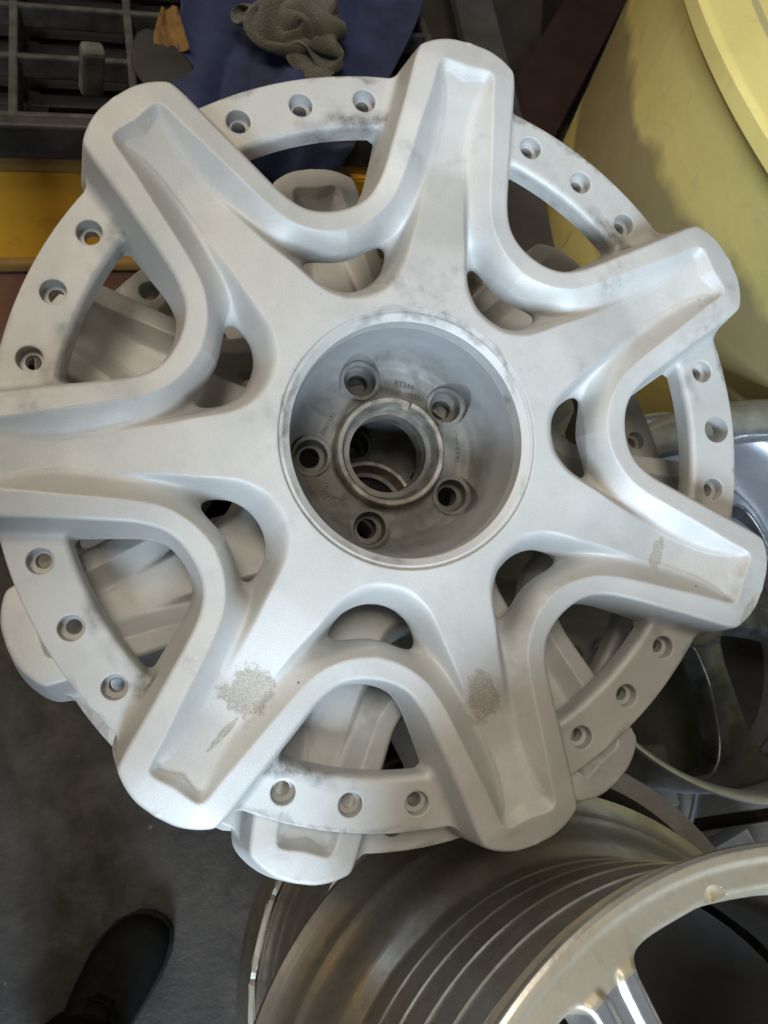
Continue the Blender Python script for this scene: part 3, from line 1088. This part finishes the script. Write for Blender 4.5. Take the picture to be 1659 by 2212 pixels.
# ------------------------------------------------------------------ round yellow tank
def yellow_mat(name, col, dirt, band=None, rough=.45, sss=0.0):
    m, n, l, b = new_mat(name)
    g = G(m); co = g.coord()
    a = g.noise(co, 5, 6, .62, .5); c = g.noise(co, 24, 7, .68, .4)
    base = g.mix(g.ramp(a, [(.35, 0.0), (.68, 1.0)]), tuple(x * .80 for x in col), col)
    base = g.mix(g.ramp(c, [(.55, 0.0), (.78, .45)]), base, dirt)
    if band:  # brown band between two heights, edges broken up by noise
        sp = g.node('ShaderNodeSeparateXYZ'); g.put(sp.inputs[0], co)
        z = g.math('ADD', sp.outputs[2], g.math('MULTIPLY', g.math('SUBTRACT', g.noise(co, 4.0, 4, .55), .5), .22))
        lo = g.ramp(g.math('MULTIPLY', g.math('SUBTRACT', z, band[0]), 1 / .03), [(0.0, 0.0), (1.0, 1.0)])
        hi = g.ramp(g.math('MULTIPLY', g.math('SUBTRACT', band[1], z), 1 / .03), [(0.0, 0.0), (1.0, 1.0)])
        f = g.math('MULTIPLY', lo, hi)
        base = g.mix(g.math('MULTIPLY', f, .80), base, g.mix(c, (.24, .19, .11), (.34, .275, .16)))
    # hairline cracks
    vor = g.node('ShaderNodeTexVoronoi', feature='DISTANCE_TO_EDGE'); g.put(vor.inputs['Vector'], g.mix(.04, co, g.noise(co, 6, 3, out='Color'))); vor.inputs['Scale'].default_value = 2.6
    cr = g.math('MULTIPLY', g.ramp(vor.outputs['Distance'], [(.0015, 1.0), (.005, 0.0)]), g.ramp(g.noise(co, 2.2, 2), [(.56, 0.0), (.62, .6)]))
    base = g.mix(cr, base, (.12, .09, .03))
    g.put(b.inputs['Base Color'], base)
    g.put(b.inputs['Roughness'], g.ramp(c, [(.3, rough), (.75, rough + .25)]))
    g.put(b.inputs['Normal'], g.bump(c, .15, .002))
    return m


tank = tag(empty('yellow_tank', (0, 0, 0)), 'large round yellow plastic tub with brown band behind the wheels', 'tub')
TZ = .70
TT = (np.array([1.662, 1.016]), 1.157)                   # mouth: centre and radius
TB = (np.array([1.086, 1.171]), .55)                    # foot


def tub_ring(z, dr=0.0):
    t = max(0.0, (TZ - z) / TZ) ** .75
    return TT[0] * (1 - t) + TB[0] * t, TT[1] * (1 - t) + TB[1] * t + dr, z


def tub_mesh(name, rings, n=220):
    V, Fc = [], []
    for c, r, z in rings:
        for k in range(n):
            a_ = 2 * math.pi * k / n
            V.append((c[0] + r * math.cos(a_), c[1] + r * math.sin(a_), z))
    for i in range(len(rings) - 1):
        for k in range(n):
            Fc.append((i * n + k, i * n + (k + 1) % n, (i + 1) * n + (k + 1) % n, (i + 1) * n + k))
    Fc.append(tuple((len(rings) - 1) * n + k for k in range(n)))
    me = mesh_py(name, V, Fc, True)
    me.set_sharp_from_angle(angle=math.radians(38))
    return me


wall = [tub_ring(z, -.012) for z in np.linspace(.001, .655, 26)]
wall += [(TT[0], TT[1] - .016, .664), (TT[0], TT[1] - .004, .668), (TT[0], TT[1] + .001, .674), (TT[0], TT[1] + .001, .694), (TT[0], TT[1] - .004, .699), (TT[0], TT[1] - .010, .700)]
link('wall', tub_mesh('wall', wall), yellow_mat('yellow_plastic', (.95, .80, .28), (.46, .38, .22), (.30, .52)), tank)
lid = [(TT[0], TT[1] - .010, .700), (TT[0], TT[1] - .018, .698), (TT[0], TT[1] - .023, .690), (TT[0], TT[1] - .066, .688), (TT[0], TT[1] - .072, .691), (TT[0], TT[1] - .076, .700), (TT[0], TT[1] - .086, .702), (TT[0], TT[1] - .092, .694), (TT[0], TT[1] - .13, .688), (TT[0], .02, .688)]
link('lid', tub_mesh('lid', lid), yellow_mat('yellow_lid', (.58, .49, .24), (.30, .25, .16)), tank)

# ------------------------------------------------------------------ yellow box with black pallet on it, upper left
BO = Vector((-.329, .861, 0)); BA = math.atan2(.2, .98)


def bl(a, b_, z):
    return Vector((BO.x + a * math.cos(BA) - b_ * math.sin(BA), BO.y + a * math.sin(BA) + b_ * math.cos(BA), z))


ybox = tag(empty('yellow_bin', tuple(bl(0, 0, 0)), BA), 'orange yellow bin with grimy rim under the black pallet', 'bin')
YM = yellow_mat('orange_paint', (.92, .46, .028), (.26, .14, .04), rough=.5)
YR = yellow_mat('orange_rim', (.34, .20, .05), (.10, .07, .035), rough=.65)
box('front_panel', 1.9, .012, .21, YM, ybox, (-.25, .008, .287), bev=.004)
box('rim_rail', 1.9, .040, .026, YR, ybox, (-.25, .006, .389), bev=.006)
box('lower_rail', 1.9, .030, .022, YR, ybox, (-.25, .004, .192), bev=.006)
box('side_panel', .012, .30, .21, YM, ybox, (.694, .165, .287), bev=.004)
box('back_panel', 1.9, .012, .21, YM, ybox, (-.25, .32, .287), bev=.004)
box('chipped_corner', .055, .012, .030, YM, ybox, (.455, -.017, .372), rot=(.12, .05, .1), bev=.004, jit=.003, seed=3)
tw = tag(empty('timber', tuple(bl(0, 0, 0)), BA), 'reddish brown timber sill along the foot of the yellow bin', 'timber')
TM = simple('red_timber', (.16, .075, .05), .75, 0, 12, .5, .5, 60)
for k in range(3):
    box('plank', 1.9, .26, .055, TM, tw, (-.25, -.02 + .27 * k, .148 - .001 * k), bev=.004)
for x in (-1.0, -.2, .5):
    box('bearer', .09, .80, .118, TM, tw, (x, .25, .060), bev=.004)

PM = simple('black_plastic', (.022, .021, .020), .55, 0, 26, .5, .35, 200, .001, col2=(.060, .057, .052))
PD = simple('dusty_black_plastic', (.10, .097, .09), .7, 0, 40, .5, .35, 200, .001, col2=(.035, .033, .03))
PK = simple('deep_black_plastic', (.012, .012, .012), .6, 0, 26, .5, .3, 200, .001)
pal = tag(empty('pallet', tuple(bl(0, 0, .404)), BA), 'black plastic grid pallet lying on the yellow bin', 'pallet')
XS = [-.92, -.775, -.62, -.46, -.31, -.165, -.03, .125, .28, .435, .60]
YS = [.012, .130, .242, .355, .468, .58]
for x in XS:
    box('rib', .012, .60, .034, PD, pal, (x, .300, .030), bev=.003)
for y in YS:
    box('cross_rib', 1.54, .010, .0325, PD, pal, (-.16, y, .0300), bev=.003)
box('front_edge', 1.56, .020, .052, PM, pal, (-.16, -.010, .027), bev=.004)
for i in range(len(XS) - 1):
    for j in range(len(YS) - 1):
        x0, x1, y0, y1 = XS[i] + .008, XS[i + 1] - .008, YS[j] + .007, YS[j + 1] - .007
        w = .026
        for (ax, bx, ay, by) in ((x0, x1, y0, y0 + w), (x0, x1, y1 - w, y1), (x0, x0 + w, y0 + w, y1 - w), (x1 - w, x1, y0 + w, y1 - w)):
            box('deck_bar', bx - ax, by - ay, .008, PK, pal, ((ax + bx) / 2, (ay + by) / 2, -.010), bev=.002)
box('shade_backing', 1.50, .575, .004, PK, pal, (-.16, .30, -.030), bev=0)  # added black sheet, stands in for the shade under the deck openings
box('peg', .030, .022, .075, simple('dusty_plastic', (.20, .19, .18), .8, 0, 30, .6, .3, col2=(.05, .05, .05)), pal, (.075, .055, .080), rot=(.2, .15, .2), bev=.006)

# blue cloth hanging over the front of the pallet
def cloth_pt(u, v):
    b_ = .62 - v * .66
    a0, a1 = .185 + .025 * math.sin(v * 5), .62 - .24 * sstep(np.float64((v - .25) / .75))
    a = a0 + (a1 - a0) * u
    z = .462
    if b_ < -.022:                                    # over the edge, hanging down
        pass
    s = v * 1.0
    over = max(0.0, v - .80)
    b2 = .62 - min(v, .80) * .80
    fold = .015 * math.sin(u * 11 + 2.2 * math.sin(v * 4)) + .004 * math.sin(u * 29 + v * 6) + .012 * noise.noise((u * 4, v * 5, 1.7))
    drop = over * .62
    z = .466 + fold * .9 - drop + .012 * noise.noise((u * 3, v * 3, 4))
    b3 = b2 - .024 - .010 * min(1, over * 12) - fold * min(1, over * 9)
    return bl(a, b3 if over else b2 - .022, max(z, .455 - drop) if not over else z)


BM = simple('blue_fabric', (.045, .062, .170), .7, 0, 9, .55, .4, 260, .0012, col2=(.015, .018, .042))
cl = link('blue_cloth', grid_mesh('blue_cloth', 110, 110, cloth_pt, True, .002), BM)
tag(cl, 'dark blue cloth draped over the front of the black pallet', 'cloth')


def blob(name, rad, fn, mat, sub=5):
    import bmesh
    bm = bmesh.new()
    bmesh.ops.create_icosphere(bm, subdivisions=sub, radius=1.0)
    for v in bm.verts:
        v.co = Vector(fn(v.co.normalized()))
    me = bpy.data.meshes.new(name)
    bm.to_mesh(me); bm.free()
    me.polygons.foreach_set('use_smooth', [True] * len(me.polygons))
    return link(name, me, mat)


def crumple(N=46, L=.52, r_end=.118, steps=380, seed=3):
    """push a square of cloth together on a table until it folds up; returns the points"""
    rs = np.random.RandomState(seed)
    g0 = np.linspace(-L / 2, L / 2, N)
    X, Y = np.meshgrid(g0, g0, indexing='ij')
    nz = np.zeros((N, N))
    for f, amp in ((1, .022), (2, .016), (3, .008)):
        ph = rs.uniform(0, 6, 4)
        nz += amp * np.sin(f * X * 16 + ph[0] + 1.5 * np.sin(f * Y * 9 + ph[1])) * np.cos(f * Y * 13 + ph[2])
    P = np.stack([X, Y, .03 + nz], -1)
    O = P.copy()
    d = L / (N - 1)
    links = [((1, 0), d, .9), ((0, 1), d, .9), ((1, 1), d * 1.41421, .5), ((1, -1), d * 1.41421, .5), ((2, 0), 2 * d, .35), ((0, 2), 2 * d, .35), ((4, 0), 4 * d, .10), ((0, 4), 4 * d, .10)]
    for it in range(steps):
        V = (P - O) * .90
        O = P.copy()
        P = P + V
        P[..., 2] -= .00010
        R_ = L * .72 + (r_end - L * .72) * min(1.0, it / (steps * .8))
        if it < steps * .8:
            P[..., :2] *= .9976
            P[..., 2] += (.0012 * rs.uniform(-1, 1)) * nz / .03
        for sub in range(6):
            acc = np.zeros_like(P); cnt = np.zeros(P.shape[:2] + (1,))
            for (i, j), rest, k in links:
                a_ = (slice(0, N - i), slice(max(0, -j), N - max(0, j)))
                b_ = (slice(i, N), slice(max(0, j), N + min(0, j)))
                D = P[b_] - P[a_]
                ln = np.linalg.norm(D, axis=-1, keepdims=True) + 1e-9
                lim = (ln - rest) if rest < 2.5 * d else np.minimum(ln - rest * .72, 0) + np.maximum(ln - rest, 0)
                corr = D / ln * lim * .5 * k
                acc[a_] += corr; acc[b_] -= corr; cnt[a_] += 1; cnt[b_] += 1
            P = P + acc / np.maximum(cnt, 1) * 1.7
            q0 = np.linalg.norm(P[..., :2], axis=-1)
            P[..., 2] = np.clip(P[..., 2], .001 + .012 * np.cos(np.minimum(1.5, q0 * 13)), .085)
            q = np.linalg.norm(P[..., :2], axis=-1, keepdims=True)
            P[..., :2] = np.where(q > R_, P[..., :2] * (R_ / np.maximum(q, 1e-9)), P[..., :2])
    return P


def towel_mat():
    m, n, l, b = new_mat('olive_terry')
    g = G(m); co = g.coord()
    f = g.noise(co, 420, 3, .7); a = g.noise(co, 22, 5, .6)
    g.put(b.inputs['Base Color'], g.mix(g.ramp(a, [(.35, 0.0), (.7, 1.0)]), (.042, .037, .010), (.10, .088, .027)))
    b.inputs['Roughness'].default_value = .95
    b.inputs['Sheen Weight'].default_value = .5
    g.put(b.inputs['Normal'], g.bump(f, 1.0, .006))
    return m


tp = at(640, 48, .50)
_tw = crumple()
tow = link('towel', grid_mesh('towel', 45, 45, lambda u, v: _tw[int(round(u * 45)), int(round(v * 45))], True), towel_mat())
_so = tow.modifiers.new('thick', 'SOLIDIFY'); _so.thickness = .003
_ss = tow.modifiers.new('round', 'SUBSURF'); _ss.levels = 2; _ss.render_levels = 2
tow.location = (tp.x, tp.y, .478); tow.rotation_euler = (0, 0, .9); tow.scale = (1.3, 1.3, 1.1)
tag(tow, 'crumpled olive green towel on the blue cloth', 'towel')

# grey rubber flap and a scrap of orange rag beside the cloth
fp = at(348, 135, .475)
flap = link('rubber_flap', grid_mesh('rubber_flap', 14, 22, lambda u, v: ((u - .5) * .085 * (1 - .75 * abs(v - .45) ** 1.4 * 2), (v - .5) * .135, .006 * math.sin(u * 3.1) + .005 * math.sin(v * 4)), True, .003),
            simple('grey_rubber', (.045, .043, .04), .75, 0, 18, .5, .4, 150, .001))
flap.location = (fp.x, fp.y, .470); flap.rotation_euler = (.10, .06, .42)
tag(flap, 'dark grey rubber flap lying beside the blue cloth', 'rubber flap')
rp = at(368, 58, .48)
rag = link('orange_rag', grid_mesh('orange_rag', 26, 26, lambda u, v: ((u - .5) * .040 * (1.3 - .7 * v), (v - .5) * .085, .004 * math.sin(u * 7 + v * 3) + .003 * noise.noise((u * 5, v * 5, 0))), True, .0015),
           simple('orange_cloth', (.28, .155, .045), .85, 0, 36, .6, .5, 300, col2=(.15, .085, .025)))
rag.location = (rp.x, rp.y, .479); rag.rotation_euler = (.06, 0, .12)
tag(rag, 'small orange stained rag next to the blue cloth', 'rag')

# ------------------------------------------------------------------ boards on the floor behind the stack
def board(name, px, py, h, L, W, T, rz, mat, label, cat, rx=0.0, ry=0.0, group=None):
    p = at(px, py, h)
    o = box(name, W, L, T, mat, None, (p.x, p.y, h), (rx, ry, rz), bev=.004)
    return tag(o, label, cat, group)


WB = simple('dark_board', (.060, .047, .038), .8, 0, 7, .55, .5, 70)
WM = simple('maroon_board', (.055, .022, .020), .6, 0, 9, .5, .4, 60)
WT = simple('pale_stick', (.42, .32, .16), .7, 0, 20, .45, .4, 90)
WG = simple('grey_board', (.10, .093, .085), .85, 0, 8, .5, .6, 70)
board('board', 1000, 190, .05, 1.9, .40, .03, -.12, WB, 'wide dark brown board on the floor behind the stack', 'board')
board('board', 1215, 130, .11, 1.3, .15, .03, -.42, WM, 'maroon painted plank slanting beside the yellow tank', 'board')
board('board', 1080, 260, .16, 1.2, .10, .03, .10, WG, 'narrow grey plank between the brown and maroon boards', 'board')
board('stick', 888, 30, .30, .75, .020, .015, .13, WT, 'thin pale wooden stick at the corner of the blue cloth', 'stick', rx=.35)
board('board', 1120, 480, .03, .8, .30, .03, -.5, WB, 'short dark board seen through the upper right gap', 'board')

# ------------------------------------------------------------------ weathered grey pallet, cable, lower right
gp = tag(empty('wood_pallet', (.60, -.06, 0), .12), 'weathered grey wooden pallet beside the rim pile', 'pallet')
SM = simple('weathered_wood', (.105, .095, .082), .85, 0, 9, .55, .6, 90, .002)
for i in range(7):
    o = box('plank', .62, .085, .020, SM, gp, (.05, -.30 + i * .105, .125 + .0015 * (i % 3)), (0, 0, .02 * math.sin(i * 2.3)), bev=.003, jit=.0012, seed=i)
for i, x in enumerate((-.20, .05, .30)):
    box('stringer', .075, .74, .112, SM, gp, (x, .015, .057), bev=.003)
for i, (x, y, s) in enumerate(((-.12, .02, .07), (-.02, .10, .055), (.10, -.02, .06))):
    b_ = box('wood_block', s, s * 1.5, .05, SM, None, tuple(Vector((.60 + x, -.02 + y, .164))), (0, 0, .3 * i - .2), bev=.003, jit=.0015, seed=20 + i)
    tag(b_, ['grey wood offcut nearest the silver stack on the weathered pallet', 'small grey wood offcut beside the black cable', 'grey wood offcut at the right of the weathered pallet'][i], 'wood offcut', 'wood offcuts')
cab = [at(1330, 1660, .24), at(1262, 1700, .22), at(1240, 1770, .17), at(1215, 1850, .15)]
tag(tube('cable', curve_pts(cab), .004, PM), 'thin black cable drooping from the sooty wheel, left one', 'cable', 'black cables')
cab = [at(1508, 1690, .22), at(1500, 1740, .19), at(1488, 1790, .16), at(1478, 1830, .15)]
tag(tube('cable', curve_pts(cab), .004, PM), 'thin black cable hanging over the grey pallet, right one', 'cable', 'black cables')

# ------------------------------------------------------------------ the photographer's foot
T0 = Vector((-.092, -.094, 0)); FD = Vector((.42, .9075, 0)).normalized()
per = empty('person', tuple(T0 - FD * .14), math.atan2(FD.y, FD.x))
per.scale = (.90, .86, .95)
tag(per, 'person in black trousers and black lace up shoe standing on the floor', 'person')
KM = simple('black_leather', (.0035, .0033, .003), .7, 0, 40, .5, .3, 300, .0008, spec=.12)
KS = simple('worn_sole', (.016, .016, .018), .8, 0, 40, .5, .3, 300, .0008, spec=.15)
KT_ = simple('black_trousers', (.0035, .0033, .0033), .9, 0, 14, .4, .5, 500, .0012, spec=.1)


def loft(name, secs, mat, parent, seg=28, power=2.4, smooth=True):
    """secs: (x, y, halfwidth, zlow, zhigh)"""
    V, Fc = [], []
    for (x, y, w, z0, z1) in secs:
        for k in range(seg):
            th = 2 * math.pi * k / seg
            c, s = math.cos(th), math.sin(th)
            c2 = math.copysign(abs(c) ** (2 / power), c); s2 = math.copysign(abs(s) ** (2 / power), s)
            V.append((x, y + w * c2, (z0 + z1) / 2 + (z1 - z0) / 2 * s2))
    n = len(secs)
    for i in range(n - 1):
        for k in range(seg):
            Fc.append((i * seg + k, (i + 1) * seg + k, (i + 1) * seg + (k + 1) % seg, i * seg + (k + 1) % seg))
    Fc.append(tuple(range(seg))); Fc.append(tuple((n - 1) * seg + k for k in range(seg))[::-1])
    return link(name, mesh_py(name, V, Fc, smooth), mat, parent)


shoe = loft('shoe', [(-.150, 0, .018, .022, .060), (-.145, 0, .030, .020, .085), (-.120, 0, .037, .019, .100), (-.08, 0, .039, .019, .104), (-.04, .001, .041, .019, .100), (0, .003, .045, .019, .090), (.04, .005, .050, .019, .076), (.08, .005, .0525, .019, .062), (.11, .003, .050, .019, .054), (.135, .0, .040, .020, .047), (.148, -.003, .026, .021, .040), (.153, -.004, .010, .023, .033)], KM, per)
sole = loft('sole', [(-.156, 0, .020, .001, .021), (-.150, 0, .034, .0, .023), (-.10, 0, .041, .0, .022), (-.02, .001, .043, .0, .021), (.05, .005, .055, .0, .021), (.09, .005, .0575, .0, .021), (.125, .001, .050, .0, .021), (.150, -.003, .031, .001, .021), (.159, -.004, .012, .003, .020)], KS, shoe, power=4)
tongue = loft('tongue', [(-.045, .002, .020, .085, .112), (-.01, .003, .021, .080, .100), (.03, .004, .020, .068, .087), (.052, .005, .014, .060, .077)], KM, shoe)
for i in range(5):
    x = -.035 + i * .019
    zt = .108 - i * .0068
    tube('lace', curve_pts([(x - .004, -.024, zt - .010), (x + .003, -.010, zt - .001), (x + .006, .004, zt), (x + .003, .018, zt - .001), (x - .004, .030, zt - .010)], 5), .0024, KM, shoe, 6)
# trouser leg, folded over the shoe and rising out of the picture
V, Fc = [], []
lv = [(-.046, 0, .076, .074), (-.050, 0, .073, .10), (-.052, 0, .068, .14), (-.075, 0, .064, .20), (-.11, .01, .066, .28), (-.16, .02, .072, .40), (-.21, .03, .078, .50), (-.24, .03, .086, .62), (-.25, .03, .096, .75), (-.26, .02, .102, .86)]
seg = 40
for i, (x, y, w, z) in enumerate(lv):
    for k in range(seg):
        th = 2 * math.pi * k / seg
        rr = w * (1 + .05 * math.sin(3 * th + z * 25) + .05 * noise.noise((math.cos(th) * 2, math.sin(th) * 2, z * 14)))
        V.append((x + rr * 1.05 * math.cos(th), y + rr * math.sin(th), z + (.022 * math.cos(th + math.pi) if i == 0 else 0)))
for i in range(len(lv) - 1):
    for k in range(seg):
        Fc.append((i * seg + k, i * seg + (k + 1) % seg, (i + 1) * seg + (k + 1) % seg, (i + 1) * seg + k))
Fc.append(tuple((len(lv) - 1) * seg + k for k in range(seg)))
link('trouser_leg', mesh_py('trouser_leg', V, Fc, True), KT_, per)

# the rest of the photographer, standing outside the picture
def photographer(parent):
    J = [((-.20, -.01, .90), .150), ((-.20, -.01, 1.08), .165), ((-.19, -.01, 1.28), .180), ((-.17, -.01, 1.42), .115), ((-.14, -.01, 1.50), .055), ((-.11, -.01, 1.58), .078), ((-.09, -.01, 1.68), .082), ((-.10, -.01, 1.75), .050),
         ((-.17, .19, 1.38), .062), ((-.18, .26, 1.16), .050), ((.02, .15, 1.12), .036),
         ((-.17, -.20, 1.38), .062), ((-.18, -.26, 1.16), .050), ((.02, -.14, 1.14), .036),
         ((-.21, -.10, .80), .092), ((-.19, -.04, .50), .062), ((-.09, .0, .12), .042),
         ((-.22, .09, .80), .092), ((-.25, .15, .48), .062), ((-.28, .20, .10), .042), ((-.16, .22, .045), .036)]
    E_ = [(0, 1), (1, 2), (2, 3), (3, 4), (4, 5), (5, 6), (6, 7), (2, 8), (8, 9), (9, 10), (2, 11), (11, 12), (12, 13), (0, 14), (14, 15), (15, 16), (0, 17), (17, 18), (18, 19), (19, 20)]
    for w in (10, 13):
        base = Vector(J[w][0])
        for (dx, dy, dz) in ((.085, .034, .02), (.098, .012, .022), (.100, -.010, .022), (.090, -.030, .018), (.045, .050, .045)):
            k = len(J)
            J.append(((base.x + dx * .5, base.y + dy * .9, base.z + dz * .5), .010)); J.append(((base.x + dx, base.y + dy, base.z + dz), .0085))
            E_.extend([(w, k), (k, k + 1)])
    me = bpy.data.meshes.new('body')
    me.from_pydata([j[0] for j in J], E_, [])
    me.update()
    o = link('body', me, None, parent)
    sk = o.modifiers.new('skin', 'SKIN'); sk.use_smooth_shade = True
    for v, j in zip(me.skin_vertices[0].data, J):
        v.radius = (j[1], j[1])
    me.skin_vertices[0].data[0].use_root = True
    o.modifiers.new('subsurf', 'SUBSURF').levels = 2
    me.materials.append(KT_)
    return o


photographer(per)
